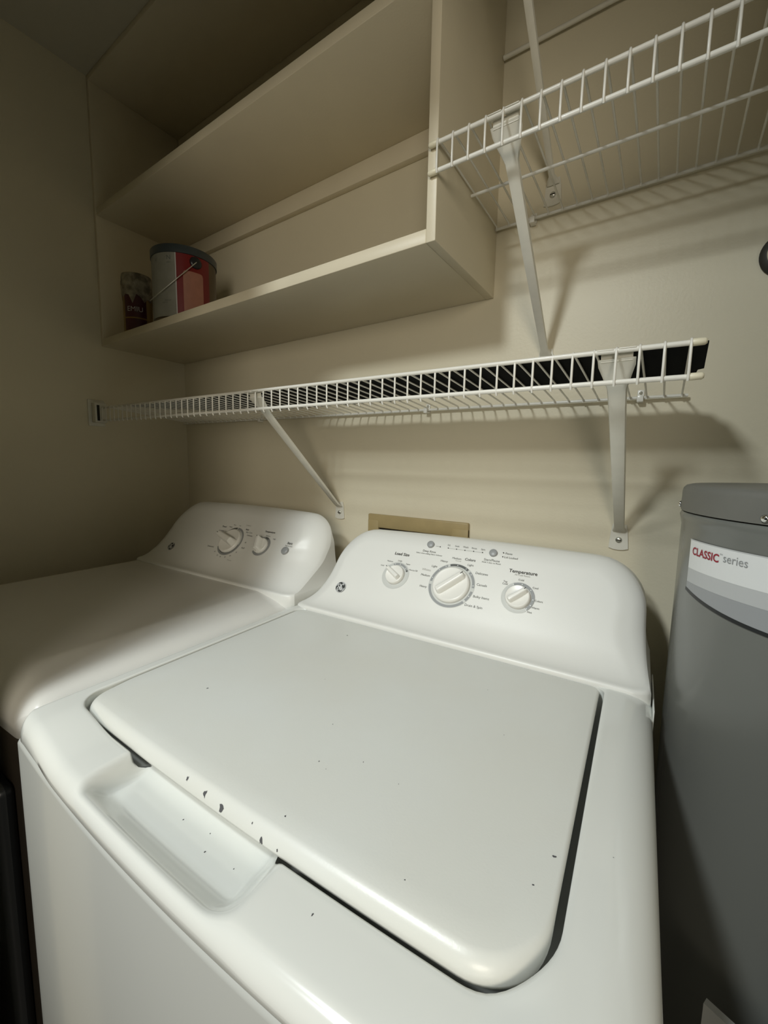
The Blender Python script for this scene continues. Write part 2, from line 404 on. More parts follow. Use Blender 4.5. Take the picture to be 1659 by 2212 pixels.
def control_panel(x0, x1, zt, rc, crown, RwL, RwR, RyT, yb, zlow=-.03, flL=(.032, .018), flR=(.013, .03)):
    xm = (x0 + x1) / 2; hw = (x1 - x0) / 2
    rows = [(zlow, .006), (-.012, .006), (.001, .006), (.0035, .0066), (.0055, .0082), (.0066, .0105)]
    P0 = (.0068, .012); P1 = (.0075, .036); P2 = (.040, .03 + .826 * .040)
    for k in range(1, 15):
        t = k / 14; rows.append(tuple((1 - t) ** 2 * P0[i] + 2 * t * (1 - t) * P1[i] + t * t * P2[i] for i in (0, 1)))
    z = .046
    zz = list(np.linspace(.046, zt - .035, 18)) + [zt - .035 * math.cos(math.pi / 2 * k / 26) for k in range(1, 27)]
    for z in zz: rows.append((z, .03 + .826 * z))
    nx = 110; V = []; rings = []
    for (z, y) in rows:
        q = z - (zt - rc)
        inset = rc - math.sqrt(max(0, rc * rc - q * q)) if q > 0 else 0
        a, b = x0 + inset, x1 - inset
        row = []
        kb = smooth01(z / .07)
        for i in range(nx + 1):
            u = i / nx; u = .5 - .5 * math.cos(math.pi * u); u = .65 * u + .35 * (i / nx)
            x = a + (b - a) * u
            # distance to the outline
            cx = None
            if z > zt - rc and (x < x0 + rc or x > x1 - rc):
                ccx = x0 + rc if x < xm else x1 - rc
                dx = abs(x - ccx); dzq = z - (zt - rc)
                d = rc - math.hypot(dx, dzq); wgt = math.atan2(dx, max(dzq, 1e-6)) / (math.pi / 2)
            else:
                ds = min(x - x0, x1 - x); dt = zt - z
                if z > zt - rc: d, wgt = dt, 0.0
                else: d, wgt = ds, 1.0
                d = min(ds, dt); wgt = 1.0 if ds < dt else 0.0
            Rs = (RwL if x < xm else RwR)
            Rs = .020 + (Rs - .020) * kb
            Rw = .024 + (Rs - .024) * wgt; Ry = (RyT + (Rs * .9 - RyT) * wgt)
            tt = max(d, 0) / Rw
            push = Ry * (EL(tt) * (1 - wgt) + EDGE(tt) * wgt)
            zc = z - crown * ((x - xm) / hw) ** 2 * smooth01(z / zt)
            wl = max(0, 1 - (x - x0) / .09) ** 2; wr = max(0, 1 - (x1 - x) / .09) ** 2; zp = max(z, 0)
            xf = x - flL[0] * math.exp(-zp / flL[1]) * wl + flR[0] * math.exp(-zp / flR[1]) * wr
            row.append(Vector((xf, y + push, zc)))
        rings.append(row)
    n = nx + 1
    V = [v for r in rings for v in r]; Fc = []
    for j in range(len(rings) - 1):
        for i in range(nx):
            Fc.append((j * n + i, j * n + i + 1, (j + 1) * n + i + 1, (j + 1) * n + i))
    # back: border pulled to y = yb
    border = [j * n + nx for j in range(len(rings))] + [(len(rings) - 1) * n + i for i in range(nx - 1, -1, -1)] + [j * n for j in range(len(rings) - 2, -1, -1)]
    prev = border
    for f in (.5, 1.0):
        cur = []
        for bi in border:
            v = V[bi]; V.append(Vector((v.x, v.y + (max(yb, v.y + .004) - v.y) * f, v.z))); cur.append(len(V) - 1)
        for k in range(len(border) - 1): Fc.append((prev[k], prev[k + 1], cur[k + 1], cur[k]))
        prev = cur
    Fc.append(tuple(prev))
    return mesh_from(V, Fc)

def many(name, L, m, parent):
    for me in L: obj(name, me, m, parent, False)

def arc_patch(r0, r1, a0, a1, n=None, h=0.0):
    n = n or max(6, int(abs(a1 - a0) / 4)); V = []; Fc = []
    for k in range(n + 1):
        a = math.radians(a0 + (a1 - a0) * k / n)
        V += [(r0 * math.cos(a), r0 * math.sin(a), h), (r1 * math.cos(a), r1 * math.sin(a), h)]
    for k in range(n): Fc.append((2 * k, 2 * k + 1, 2 * k + 3, 2 * k + 2))
    return mesh_from(V, Fc)
def disc(r, cx=0, cy=0, h=0.0, n=20):
    me = mesh_from([(cx + r * math.cos(2 * math.pi * k / n), cy + r * math.sin(2 * math.pi * k / n), h) for k in range(n)], [tuple(range(n))])
    return me
def on_face(me, lx, s, h=0.0004):
    me.transform(FACE_M @ Matrix.Translation((lx, s, h))); return me

def knob(name, parent, lx, s, r, ang, height, grip_w, label=None, over=1.0):
    """round dial with a raised grip bar"""
    t = obj(name, lathe_mesh([(r, 0), (r, .003), (r * .985, .0055), (r * .94, .0075), (r * .90, .0083), (r * .88, .0082), (r * .80, .0078), (r * .4, .0070), (0, .0068)], 64), M_knob, parent)
    t.matrix_local = FACE_M @ Matrix.Translation((lx, s, 0.0006)) @ Matrix.Rotation(math.radians(ang), 4, 'Z')
    sharp(t, 60)
    if label: t['label'] = label
    # grip bar: lofted rounded bar
    V = []; Fc = []; nst = 20; nw = 10
    L0, L1 = -r * .84, r * .90 * over
    for i in range(nst + 1):
        u = i / nst; x = L0 + (L1 - L0) * u
        e = min(1, (min(u, 1 - u) / .10)); e = math.sqrt(max(0, 1 - (1 - e) ** 2))
        hh = .0070 + (height - .0070) * (1 - (1 - e) ** 2) * (0.90 + .1 * u) if e > 0 else .0068
        w = grip_w * (.9 - .12 * u) * (.55 + .45 * e)
        for k in range(nw + 1):
            q = -1 + 2 * k / nw
            y = w * (q if abs(q) < 1 else math.copysign(1.12, q)) ; z = .0066 if abs(q) == 1 else .0066 + (hh - .0066) * (1 - abs(q) ** 7)
            V.append((x, y, z))
    m_ = nw + 1
    for i in range(nst):
        for k in range(nw): Fc.append((i * m_ + k, i * m_ + k + 1, (i + 1) * m_ + k + 1, (i + 1) * m_ + k))
    g = sharp(obj('grip', mesh_from(V, Fc), M_knob, t), 55)
    tk = box_bm(L1 * .80, L1 * .985, -.0007, .0007, height * .99, height * 1.0 + .0004)
    d = bpy.data.meshes.new('k'); tk.to_mesh(d); tk.free()
    obj('pointer_mark', d, M_ink, t, False)
    return t

def emblem(parent, lx, s, r):
    t = obj('emblem', lathe_mesh([(r, 0), (r, .0006), (r * .96, .0011), (0, .0011)], 40), M_ink, parent)
    t.matrix_local = FACE_M @ Matrix.Translation((lx, s, 0.0003)); sharp(t, 40)
    parts = [arc_patch(r * .93, r * 1.0, 0, 360, 48, .0013)]
    for a in (70, 160, 250, 340): parts.append(arc_patch(r * .76, r * .86, a - 24, a + 16, 10, .0014))
    def curl(pts, w):
        c = [Vector((x * r, y * r, 0)) for x, y in pts]; V = []; Fc = []
        for i, p in enumerate(c):
            tn = (c[min(i + 1, len(c) - 1)] - c[max(i - 1, 0)]).normalized(); nn = Vector((-tn.y, tn.x, 0))
            V += [p + nn * w * r + Vector((0, 0, .0014)), p - nn * w * r + Vector((0, 0, .0014))]
        for i in range(len(c) - 1): Fc.append((2 * i, 2 * i + 1, 2 * i + 3, 2 * i + 2))
        return mesh_from(V, Fc)
    def loop(cx, cy, rr, a0, a1, n=18): return [(cx + rr * math.cos(math.radians(a0 + (a1 - a0) * k / n)), cy + rr * math.sin(math.radians(a0 + (a1 - a0) * k / n))) for k in range(n + 1)]
    # interlaced script G and E
    parts.append(curl(loop(-.30, .30, .22, -40, 250) + [(-.28, -.02), (-.12, -.12)], .055))
    parts.append(curl(loop(-.34, -.30, .22, 60, 380) + [(.0, .02), (-.02, .40)], .055))
    parts.append(curl(loop(.30, .34, .20, 20, 230) + [(.12, .08), (.32, .02)], .055))
    parts.append(curl([(.30, .02), (.10, -.06)] + loop(.26, -.30, .24, 130, 430), .055))
    parts.append(curl(loop(.28, -.30, .10, 0, 300), .05))
    obj('monogram', join_meshes(parts), M_lwhite, t, False)
    return t

def lettering(parent, items):
    mats = {0: M_ink0, 1: M_ink, 2: M_ink2}
    for kind, m in mats.items():
        for (s_, lx, s, h, k) in items:
            if k != kind: continue
            me = text_mesh(s_, h * 1.18, bold=(0.00012 if k == 1 else 0.0))
            obj('lettering', on_face(me, lx, s, 0.0005), m, parent, False)

def body(parent, x0, x1, yf, yb, z1, m, kb=.018, xm=None, hw=None, name='cabinet_body'):
    xm = (x0 + x1) / 2; hw = (x1 - x0) / 2
    o = rrect(x0, x1, yf, yb, (.014, .014, .01, .01), 20, 60, 6)
    def ring(ins, z):
        P = rrect(x0 + ins, x1 - ins, yf + ins, yb - ins, (.014, .014, .01, .01), 20, 60, 6)
        return [Vector((x, y - (1 - ((x - xm) / hw) ** 2) * kb * smooth01((-y - .35) / .1), z)) for x, y in P]
    rings = [ring(.006, .03), ring(.002, .032), ring(0, .04), ring(0, z1 - .0045), ring(.0012, z1 - .0015), ring(.0036, z1), ring(.0035, z1 - .02)]
    b = obj(name, ring_mesh(rings, True, False), m, parent)
    return sharp(b, 40)

OX, OY, TH = 0.97285777, -0.32101664, 0.03665268
LZ = 0.93819542

def add_chips(o, chips):
    """irregular dark flakes lying on the enamel of o"""
    from mathutils.bvhtree import BVHTree
    me = o.data
    bv = BVHTree.FromPolygons([v.co for v in me.vertices], [tuple(p.vertices) for p in me.polygons])
    for (cx, cy, r) in chips:
        hit = bv.ray_cast(Vector((cx, cy, 2)), Vector((0, 0, -1)))
        if hit[0] is None: continue
        nrm = hit[1] if hit[1].z > 0 else -hit[1]
        q = nrm.to_track_quat('Z', 'Y'); bm = bmesh.new(); vs = []; N_ = 11
        for k in range(N_):
            a = 2 * math.pi * k / N_; rr = r * random.uniform(.30, .80)
            p = hit[0] + q @ Vector((rr * math.cos(a) * .8, rr * math.sin(a) * 1.1, 0))
            h2 = bv.ray_cast(Vector((p.x, p.y, 2)), Vector((0, 0, -1)))
            if h2[0] is not None and abs(h2[0].z - p.z) < .004: p = h2[0]
            vs.append(bm.verts.new(p + nrm * .00025))
        bm.faces.new(vs)
        obj('paint_chip', bm, M_chip, o, False)

def washer():
    t = empty('washing_machine', (OX, OY, 0), TH)
    tag(t, 'white top-load washing machine in the foreground with a chipped lid', 'washing machine')
    top = lambda z: z + LZ
    X0, X1 = -.036, .680; xm = .313; hw = .367
    YF, YB = -.498, .20
    def pt(x, y, z): return Vector((x, bulge(x, y, xm, hw), z + LZ))
    # --- top cover
    rec = lambda x, y: None
    def fz(x, y):
        dl, dr, df = x - X0, X1 - x, y - YF
        a = .030 * EL(min(dl / .018, dr / .040)) if min(dl / .018, dr / .040) < 1 else 0
        b = .007 * EL(df / .050) + .015 * EL(df / .018)
        cr = .0
        p = 2.2
        # rounded plan corners: use combined falloff
        z = -((a ** p + b ** p) ** (1 / p)) if (a + b) > 0 else 0.0
        sag = -.013 * smooth01((x - .01) / .10) * smooth01((.625 - x) / .05) * smooth01((-y - .395) / .045)
        z += sag
        # finger recess at the front
        if y < -.30:
            z -= .028 * smooth01((x - .148) / .018) * smooth01((.404 - x) / .036) * smooth01((y + .495) / .034)
        return z
    lidr = (.030, .052, .012, .020)
    LX0, LX1, LY0, LY1 = 0.0, .611, -.4335, .003
    g = .0045
    hole = rrect(LX0 - .0035, LX1 + .0065, LY0 - .0045, LY1 + .004, (lidr[0] + g, lidr[1] + g, lidr[2] + g, lidr[3] + g), 44, 170, 14)
    hole = [(x, y + (.044 * smooth01((x - .155) / .022) * smooth01((.396 - x) / .030) if y < -.3 else 0)) for x, y in hole]
    outer = rrect(X0, X1, YF, YB, (.030, .040, .02, .02), 44, 170, 14)
    rings = []
    # trough below the hole
    inner = rrect(LX0 + .05, LX1 - .05, LY0 + .05, LY1 - .05, (.02, .02, .01, .01), 44, 170, 14)
    zf0 = [fz(x, y) for x, y in hole]
    rings.append([pt(x, y, -.050) for x, y in inner])
    rings.append([pt(x, y, min(z - .012, -.034) if z > -.026 else z - .001) for (x, y), z in zip(hole, zf0)])
    rings.append([pt(x, y, z - .0035 if z > -.026 else z - .0005) for (x, y), z in zip(hole, zf0)])
    K = 46
    for k in range(K + 1):
        u = k / K
        u2 = .5 * u + .5 * (1 - (1 - u) ** 2.0)
        if k == 0: u2 = 0
        r = []
        for (a, b) in zip(hole, outer):
            x = a[0] + (b[0] - a[0]) * u2; y = a[1] + (b[1] - a[1]) * u2
            lipr = -.0010 * (1 - min(1, u2 * 12)) ** 2
            # rounded corners: distance to outer outline handled by u2 near 1
            e = math.hypot(b[0] - x, b[1] - y)
            z = fz(x, y)
            if e < .016: z = min(z, -.030 * EL((e) / .016) * (1 if (abs(b[0] - X0) < .03 or abs(b[0] - X1) < .03) else 0) + 0)
            r.append(pt(x, y, z + lipr))
        rings.append(r)
    zl = -.0325
    last = rings[-1]
    rings.append([Vector((v.x, v.y, min(v.z, LZ + zl + .004))) for v in last])
    cx_, cy_ = xm, -.15
    def shr(r, d, z): 
        out = []
        for v in r:
            out.append(Vector((v.x + (d if v.x < cx_ else -d) * min(1, abs(v.x - cx_) / .2), v.y + (d if v.y < cy_ else -d) * min(1, abs(v.y - cy_) / .1), z)))
        return out
    rings.append(shr(last, .0012, LZ + zl)); rings.append(shr(last, .006, LZ + zl - .001))
    me = ring_mesh(rings, True, False)
    cover = obj('top_cover', me, M_white, t)
    # --- body
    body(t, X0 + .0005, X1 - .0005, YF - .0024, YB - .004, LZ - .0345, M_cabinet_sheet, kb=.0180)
    # side flange beside the control panel
    box('side_flange', X1 - .0006, X1 + .0012, -.006, .120, LZ - .08, LZ - .010, M_white, t, .001)
    # --- lid
    n = 170
    def lring(ins, z, frm=None):
        R = [max(r - ins, .003) for r in lidr]
        return rrect(LX0 + ins, LX1 - ins, LY0 + ins, LY1 - ins, R, 44, n, 14)
    base = lring(0, 0); ins_full = .016
    deep = lring(ins_full, 0); rings = []
    fr_w = [smooth01((-y - .36) / .06) for x, y in base]
    def lerp_ring(dfr, dsd, zfr, zsd):
        out = []
        for (a, b, w) in zip(base, deep, fr_w):
            d = (dfr * w + dsd * (1 - w)) / ins_full; z = zfr * w + zsd * (1 - w)
            x = a[0] + (b[0] - a[0]) * d; y = a[1] + (b[1] - a[1]) * d
            out.append(pt(x, y, z))
        return out
    rings.append(lerp_ring(.010, .006, -.019, -.019))
    rings.append(lerp_ring(.004, .002, -.0185, -.018))
    for k in range(13):
        an = math.pi / 2 * k / 12
        rf, rs = .0135, .0045
        rings.append(lerp_ring(rf * (1 - math.cos(an)), rs * (1 - math.cos(an)), -.0165 + .0160 * math.sin(an), -rs + (rs) * math.sin(an) - .0005))
    rings.append(lerp_ring(.0160, .0075, 0, 0))
    inner2 = rrect(LX0 + .03, LX1 - .03, LY0 + .03, LY1 - .03, (.02, .03, .01, .01), 44, n, 14)
    rings.append([pt(x, y, .0001) for x, y in inner2])
    lid = obj('lid', ring_mesh(rings, True, True), M_lid, t)
    # chips in the enamel, flat irregular flakes
    chips = [(0.254, -0.4405, .0042), (0.286, -0.4415, .005), (0.313, -0.4425, .0062), (0.371, -0.4435, .0046), (0.399, -0.4440, .004), (0.3555, -0.4405, .0016), (0.391, -0.4432, .0018),
             (0.124, -0.325, .0022), (0.38, -0.4225, .0019), (0.602, -0.327, .0024), (0.592, -0.362, .0018), (0.359, -0.35, .0012), (0.373, -0.355, .0010), (0.401, -0.324, .0012),
             (0.504, -0.414, .0011), (0.180, -.06, .0026), (.33, -.29, .0009), (.45, -.33, .0008), (.25, -.21, .0009), (.52, -.19, .0009), (.47, -.10, .0009)]
    add_chips(lid, chips)
    add_chips(cover, [(0.452, -0.4655, .0016), (0.262, -0.452, .0014), (0.313, -0.462, .0016), (0.350, -0.458, .0012), (0.30, -.447, .0010), (0.59, -.478, .0015), (0.645, -.30, .0008)])
    # --- control panel
    cp = obj('control_panel', control_panel(.003, .664, .1695, .082, .006, .040, .046, .018, .20), M_panel, t)
    cp.location = (0, 0, LZ)
    sharp(cp, 60)
    # printed rings
    pr = []; prl = []; prd = []; dots = []
    def ring(lx, s, r0, r1, a0, a1, L): L.append(on_face(arc_patch(r0, r1, a0, a1), lx, s, .0003 if L is prl else .0006))
    mx, ms_ = .3242, .1114
    ring(mx, ms_, .0395, .0495, 0, 360, prl)
    for a0, a1 in ((115, 178), (187, 318), (324, 352)): ring(mx, ms_, .0435, .0485, a0, a1, pr)
    for a0, a1 in ((2, 48),): ring(mx, ms_, .0435, .0485, a0, a1, pr)
    prd.append(on_face(arc_patch(.0435, .0485, 55, 108), mx, ms_, .0007))
    tx_, ts_ = .4591, .1108
    ring(tx_, ts_, .0235, .0312, 110, 310, prl); ring(tx_, ts_, .0245, .0305, -48, 116, pr)
    lx_, ls_ = .1912, .1111
    ring(lx_, ls_, .0225, .0325, 0, 360, prl); ring(lx_, ls_, .0255, .0300, 38, 118, pr); prd.append(on_face(arc_patch(.0255, .0300, 26, 36), lx_, ls_, .0005))
    for (c, s, r, angs) in ((mx, ms_, .046, (62, 88, 110, 120, 140, 168, 40, 8, 338, 322)), (tx_, ts_, .0275, (118, 84, 42, 0, -25, -45)), (lx_, ls_, .0278, (110, 84, 46, 20))):
        for a in angs: dots.append(on_face(disc(.0011, r * math.cos(math.radians(a)), r * math.sin(math.radians(a)), .0006, 12), c, s, .0004))
    many('dial_print', pr, M_ring, cp); many('dial_print', prl, M_ringl, cp)
    many('dial_print', prd, M_ink2, cp); many('dial_print', dots, M_lwhite, cp)
    knob('cycle_dial', cp, mx, ms_, .0395, 44, .022, .0092)
    knob('temperature_dial', cp, tx_, ts_, .0232, 43, .0195, .0062)
    knob('load_size_dial', cp, lx_, ls_, .0222, 150, .0205, .0062, over=1.1)
    for (nm, bx, bs) in (('rinse_button', .25, .198), ('start_button', .3924, .1968)):
        b = obj(nm, lathe_mesh([(.0082, 0), (.0082, .003), (.0076, .0042), (.005, .005), (0, .0054)], 36), M_btn, cp)
        b.matrix_local = FACE_M @ Matrix.Translation((bx, bs, .0002)); sharp(b, 50)
    # indicator lights
    ind = [(.2734, .1958), (.2927, .1953), (.3119, .1952), (.331, .1951), (.3503, .1953), (.3695, .1953), (.4123, .2009), (.4128, .1917)]
    many('indicator_light', [on_face(disc(.0013, 0, 0, 0, 14), a, b, .0006) for a, b in ind], M_ink, cp)
    bars = [on_face(mesh_from([(-.0075, -.0007, 0), (.0075, -.0007, 0), (.0075, .0007, 0), (-.0075, .0007, 0)], [(0, 1, 2, 3)]), (ind[i][0] + ind[i + 1][0]) / 2, .1953, .0004) for i in range(1, 5)]
    many('light_print', bars, M_ringl, cp)
    obj('light_print', on_face(mesh_from([(-.0045, -.0003, 0), (.0045, -.0003, 0), (.0045, .0003, 0), (-.0045, .0003, 0)], [(0, 1, 2, 3)]), .2665, .1962, .0004), M_ring, cp, False)
    T = [('Load Size', 0.1886, 0.1643, 0.0084, 1), ('Medium', 0.1654, 0.1427, 0.0040, 2), ('Large', 0.1899, 0.1474, 0.0040, 2), ('Super', 0.2123, 0.1421, 0.0040, 2), ('Precise Fill', 0.2299, 0.1294, 0.0040, 2), ('Small', 0.1500, 0.1296, 0.0037, 2), ('Deep Rinse', 0.2516, 0.1809, 0.0058, 2), ('Select when adding Fabric Softener', 0.2531, 0.1744, 0.0038, 2), ('Fill', 0.2923, 0.2025, 0.0045, 2), ('Soak', 0.3113, 0.2027, 0.0045, 2), ('Wash', 0.3307, 0.203, 0.0045, 2), ('Rinse', 0.3498, 0.2029, 0.0045, 2), ('Spin', 0.3691, 0.2026, 0.0045, 2), ('Start/Pause', 0.3928, 0.1802, 0.0062, 2), ('Hold 3 Secs to Reset', 0.3931, 0.1742, 0.0039, 2), ('Pause', 0.4234, 0.2003, 0.0052, 2), ('Lid Locked', 0.4293, 0.1913, 0.0052, 2), ('Medium', 0.3190, 0.1731, 0.0054, 2), ('Normal', 0.3235, 0.1680, 0.0035, 0), ('Colors', 0.3486, 0.1742, 0.0070, 1), ('Heavy', 0.2931, 0.1627, 0.0057, 2), ('Light', 0.3524, 0.1623, 0.0057, 2), ('Light', 0.2753, 0.1472, 0.0057, 2), ('Whites', 0.2597, 0.1363, 0.0062, 0), ('Medium', 0.2615, 0.1234, 0.0057, 2), ('Heavy', 0.2647, 0.0976, 0.0057, 2), ('Delicates', 0.3800, 0.1468, 0.0060, 2), ('Casuals', 0.3862, 0.1225, 0.0060, 2), ('Bulky Items', 0.3912, 0.0965, 0.0059, 2), ('Drain & Spin', 0.3811, 0.0759, 0.0060, 2), ('Temperature', 0.4585, 0.1637, 0.0085, 1), ('All Cold Rinses', 0.4584, 0.1568, 0.004, 0), ('Tap', 0.4297, 0.1389, 0.0045, 2), ('Cold', 0.4299, 0.134, 0.0045, 2), ('Cold', 0.4582, 0.147, 0.0045, 2), ('Cool', 0.4867, 0.1352, 0.0045, 2), ('Colors', 0.4968, 0.1102, 0.0045, 2), ('Warm', 0.4935, 0.096, 0.0045, 2), ('Hot', 0.4848, 0.0861, 0.0045, 2)]
    lettering(cp, T)
    emblem(cp, .0648, .0576, .0135)
    return t
washer()

def dryer():
    dz = .012
    t = empty('clothes_dryer', (OX, OY, 0), TH)
    tag(t, 'white dryer standing in shadow to the left of the washing machine', 'dryer')
    X0, X1 = -.735, -.040; YF, YB = -.486, .20; Z = LZ + dz; xm = (X0 + X1) / 2; hw = (X1 - X0) / 2
    def pt(x, y, z): return Vector((x, bulge(x, y, xm, hw, .004, .004), z + Z))
    def fz(x, y):
        dl, dr, df = x - X0, X1 - x, y - YF
        q = max(0.0, 1 - dr / .112); a = max(.018 * EL(dl / .03), .024 * (q - .05 * (1 - math.exp(-q / .05))) + .028 * EL(dr / .050)); b = .055 * EL(df / .060); p = 2.0
        return -((a ** p + b ** p) ** (1 / p))
    inner = rrect(X0 + .25, X1 - .30, YF + .20, YB - .2, (.01, .01, .01, .01), 40, 60, 12)
    outer = rrect(X0, X1, YF, YB, (.03, .045, .02, .02), 40, 60, 12)
    rings = []; K = 60
    for k in range(K + 1):
        u = 1 - (1 - k / K) ** 1.7
        rings.append([pt(a[0] + (b[0] - a[0]) * u, a[1] + (b[1] - a[1]) * u, fz(a[0] + (b[0] - a[0]) * u, a[1] + (b[1] - a[1]) * u)) for a, b in zip(inner, outer)])
    last = rings[-1]
    rings.append([Vector((v.x, v.y, min(v.z, Z - .074))) for v in last])
    rings.append([Vector((v.x + (.004 if v.x < xm else -.004), v.y + (.004 if v.y < -.15 else -.004), Z - .0755)) for v in last])
    obj('top_cover', ring_mesh(rings, True, False), M_dryer, t)
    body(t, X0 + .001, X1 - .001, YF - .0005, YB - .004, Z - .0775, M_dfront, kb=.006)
    # front door, set into the front coloured dark for deep shade
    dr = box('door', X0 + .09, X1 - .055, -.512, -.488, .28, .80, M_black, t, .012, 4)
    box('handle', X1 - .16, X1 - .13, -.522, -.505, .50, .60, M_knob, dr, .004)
    cp = obj('control_panel', control_panel(X0 + .016, -.064, .183, .085, .008, .045, .080, .02, .20, zlow=-.070, flL=(.012, .02), flR=(.024, .05)), M_panel, t)
    cp.location = (0, 0, Z); sharp(cp, 60)
    mx, ms_ = -.3700, .1120; tx_, ts_ = -.2409, .1130
    pr = [on_face(arc_patch(.0405, .0465, -150, 88), mx, ms_, .0004), on_face(arc_patch(.0235, .0300, -140, 110), tx_, ts_, .0004)]
    many('dial_print', pr, M_ring, cp)
    many('dial_print', [on_face(arc_patch(.0415, .0465, 92, 150), mx, ms_, .0004), on_face(arc_patch(.0390, .0412, -175, -10), mx, ms_, .0004), on_face(arc_patch(.0250, .0290, 60, 88), tx_, ts_, .0006)], M_ink2, cp)
    knob('timer_dial', cp, mx, ms_, .0385, 165, .034, .0120)
    knob('temperature_dial', cp, tx_, ts_, .0232, 108, .026, .0085)
    b = obj('start_button', lathe_mesh([(.0108, 0), (.0108, .003), (.0100, .0042), (.006, .005), (0, .0052)], 36), M_btn, cp)
    b.matrix_local = FACE_M @ Matrix.Translation((-.1478, .1110, .0002)); sharp(b, 50)
    T = [('Timed', -.4328, .1558, .0068, 1), ('Heavy', -.404, .1579, .0050, 2), ('More', -.3908, .166, .0042, 2), ('Dry', -.3669, .1656, .0045, 2), ('Cottons', -.3338, .1704, .0055, 0), ('Auto', -.3291, .1567, .0060, 1), ('Easy Care', -.3150, .148, .0055, 2), ('Delicates', -.3060, .1386, .0052, 2), ('Extended', -.4350, .1409, .0052, 2), ('Dewrinkle', -.4390, .0847, .0060, 2), ('60', -.3070, .1154, .0050, 2), ('Fluff', -.3050, .0972, .0062, 2), ('10', -.321, .0811, .0048, 2), ('20', -.337, .0676, .0048, 2), ('30', -.3545, .0608, .0048, 2), ('40', -.3736, .0591, .0048, 2), ('50', -.3890, .0617, .0048, 2), ('60', -.4080, .0713, .0048, 2), ('Minutes', -.33, .0540, .0050, 0), ('Temperature', -.2363, .1593, .0064, 1), ('Medium', -.2356, .1464, .0045, 2), ('Low', -.2600, .1406, .0045, 2), ('High', -.207, .1400, .0045, 2), ('Start', -.1450, .1345, .0080, 1), ('Push to start', -.1444, .1264, .0042, 2)]
    lettering(cp, T)
    emblem(cp, -.6187, .0601, .0135)
dryer()

# ------------------------------------------------------------------ water heater
def heater():
    cx, cy, r = 1.8706, -0.2277, 0.2077
    t = empty('water_heater', (cx, cy, 0)); tag(t, 'grey cylindrical water heater standing to the right of the washing machine', 'water heater')
    zs = 1.2107
    b = obj('tank', lathe_mesh([(r - .01, 0.0), (r - .002, .002), (r - .002, .30), (r - .002, zs - .020), (r - .0005, zs - .012), (r + .001, zs - .006), (r - .001, zs - .001), (r - .006, zs)], 128), M_heater, t); sharp(b, 60)
    c = obj('top_cap', lathe_mesh([(r - .004, zs + .0005), (r + .0002, zs + .001), (r + .0006, zs + .004), (r + .0002, zs + .028), (r - .0008, zs + .0325), (r - .004, zs + .0360), (r - .010, zs + .0378), (r - .03, zs + .0385), (0.05, zs + .0400), (0, zs + .0400)], 128), M_htop, t); sharp(c, 60)
    for a in (178.4, -131.8, -60, 60):
        h = lathe_mesh([(.0045, 0), (.0042, .0020), (.0025, .0032), (0, .0036)], 16)
        o = obj('screw', h, M_chrome, t)
        ar = math.radians(a); o.location = ((r + .0004) * math.cos(ar), (r + .0004) * math.sin(ar), 1.2184)
        o.rotation_euler = Vector((math.cos(ar), math.sin(ar), 0)).to_track_quat('Z', 'Y').to_euler()
    def wrap(me, a_c=-115.0, h=.0006):
        for v in me.vertices:
            th = math.radians(a_c) + v.co.x / r; rr = r - .0015 + h + v.co.z * .3
            v.co = (rr * math.cos(th), rr * math.sin(th), v.co.y)
        me.update(); return me
    A = lambda deg: math.radians(deg + 115.0) * r
    def strip(x0, x1, f0, f1, n=48):
        V = []; Fc = []
        for k in range(n + 1):
            x = x0 + (x1 - x0) * k / n; V += [(x, f0(x), 0), (x, f1(x), 0)]
        for k in range(n): Fc.append((2 * k, 2 * k + 2, 2 * k + 3, 2 * k + 1))
        return mesh_from(V, Fc)
    xl, xr = A(-161), -A(-161)
    smile = lambda x: 1.0955 + .0170 * (abs(x) / abs(xl)) ** 2.2
    lb = obj('label_sticker', wrap(strip(xl, xr, lambda x: 1.139, lambda x: 1.1762), h=.0008), M_lwhite, t, False)
    obj('label_band', wrap(strip(xl, xr, lambda x: 1.1205, lambda x: 1.1392), h=.0008), M_lgrey, lb, False)
    obj('label_band', wrap(strip(xl, xr, lambda x: smile(x), lambda x: 1.1207), h=.0008), M_lgrey2, lb, False)
    obj('label_edge', wrap(strip(xl - .001, xr + .001, lambda x: 1.1762, lambda x: 1.1778), h=.0008), M_lgrey, lb, False)
    obj('black_stripe', wrap(strip(xl - .002, xr + .002, lambda x: smile(x) - .0045, lambda x: smile(x)), h=.0010), M_black, lb, False)
    def txt(s, xa, xb, z, h, m, bold=0.0):
        me = text_mesh(s, h * 1.38, bold=bold); w = max(v.co.x for v in me.vertices) - min(v.co.x for v in me.vertices)
        mnx = min(v.co.x for v in me.vertices); mny = min(v.co.y for v in me.vertices); hh = max(v.co.y for v in me.vertices) - mny
        for v in me.vertices: v.co = ((v.co.x - mnx) / w * (xb - xa) + xa, (v.co.y - mny) / hh * h + z, 0)
        obj('lettering', wrap(me, h=.0014), m, lb, False)
    txt('CLASSIC', A(-158.7), A(-145.1), 1.1585, .0103, M_red, .0003)
    txt('series', A(-143.4), A(-135.2), 1.1612, .0092, M_ring)
    txt('TM', A(-144.9), A(-143.8), 1.1685, .0018, M_ring)
heater()

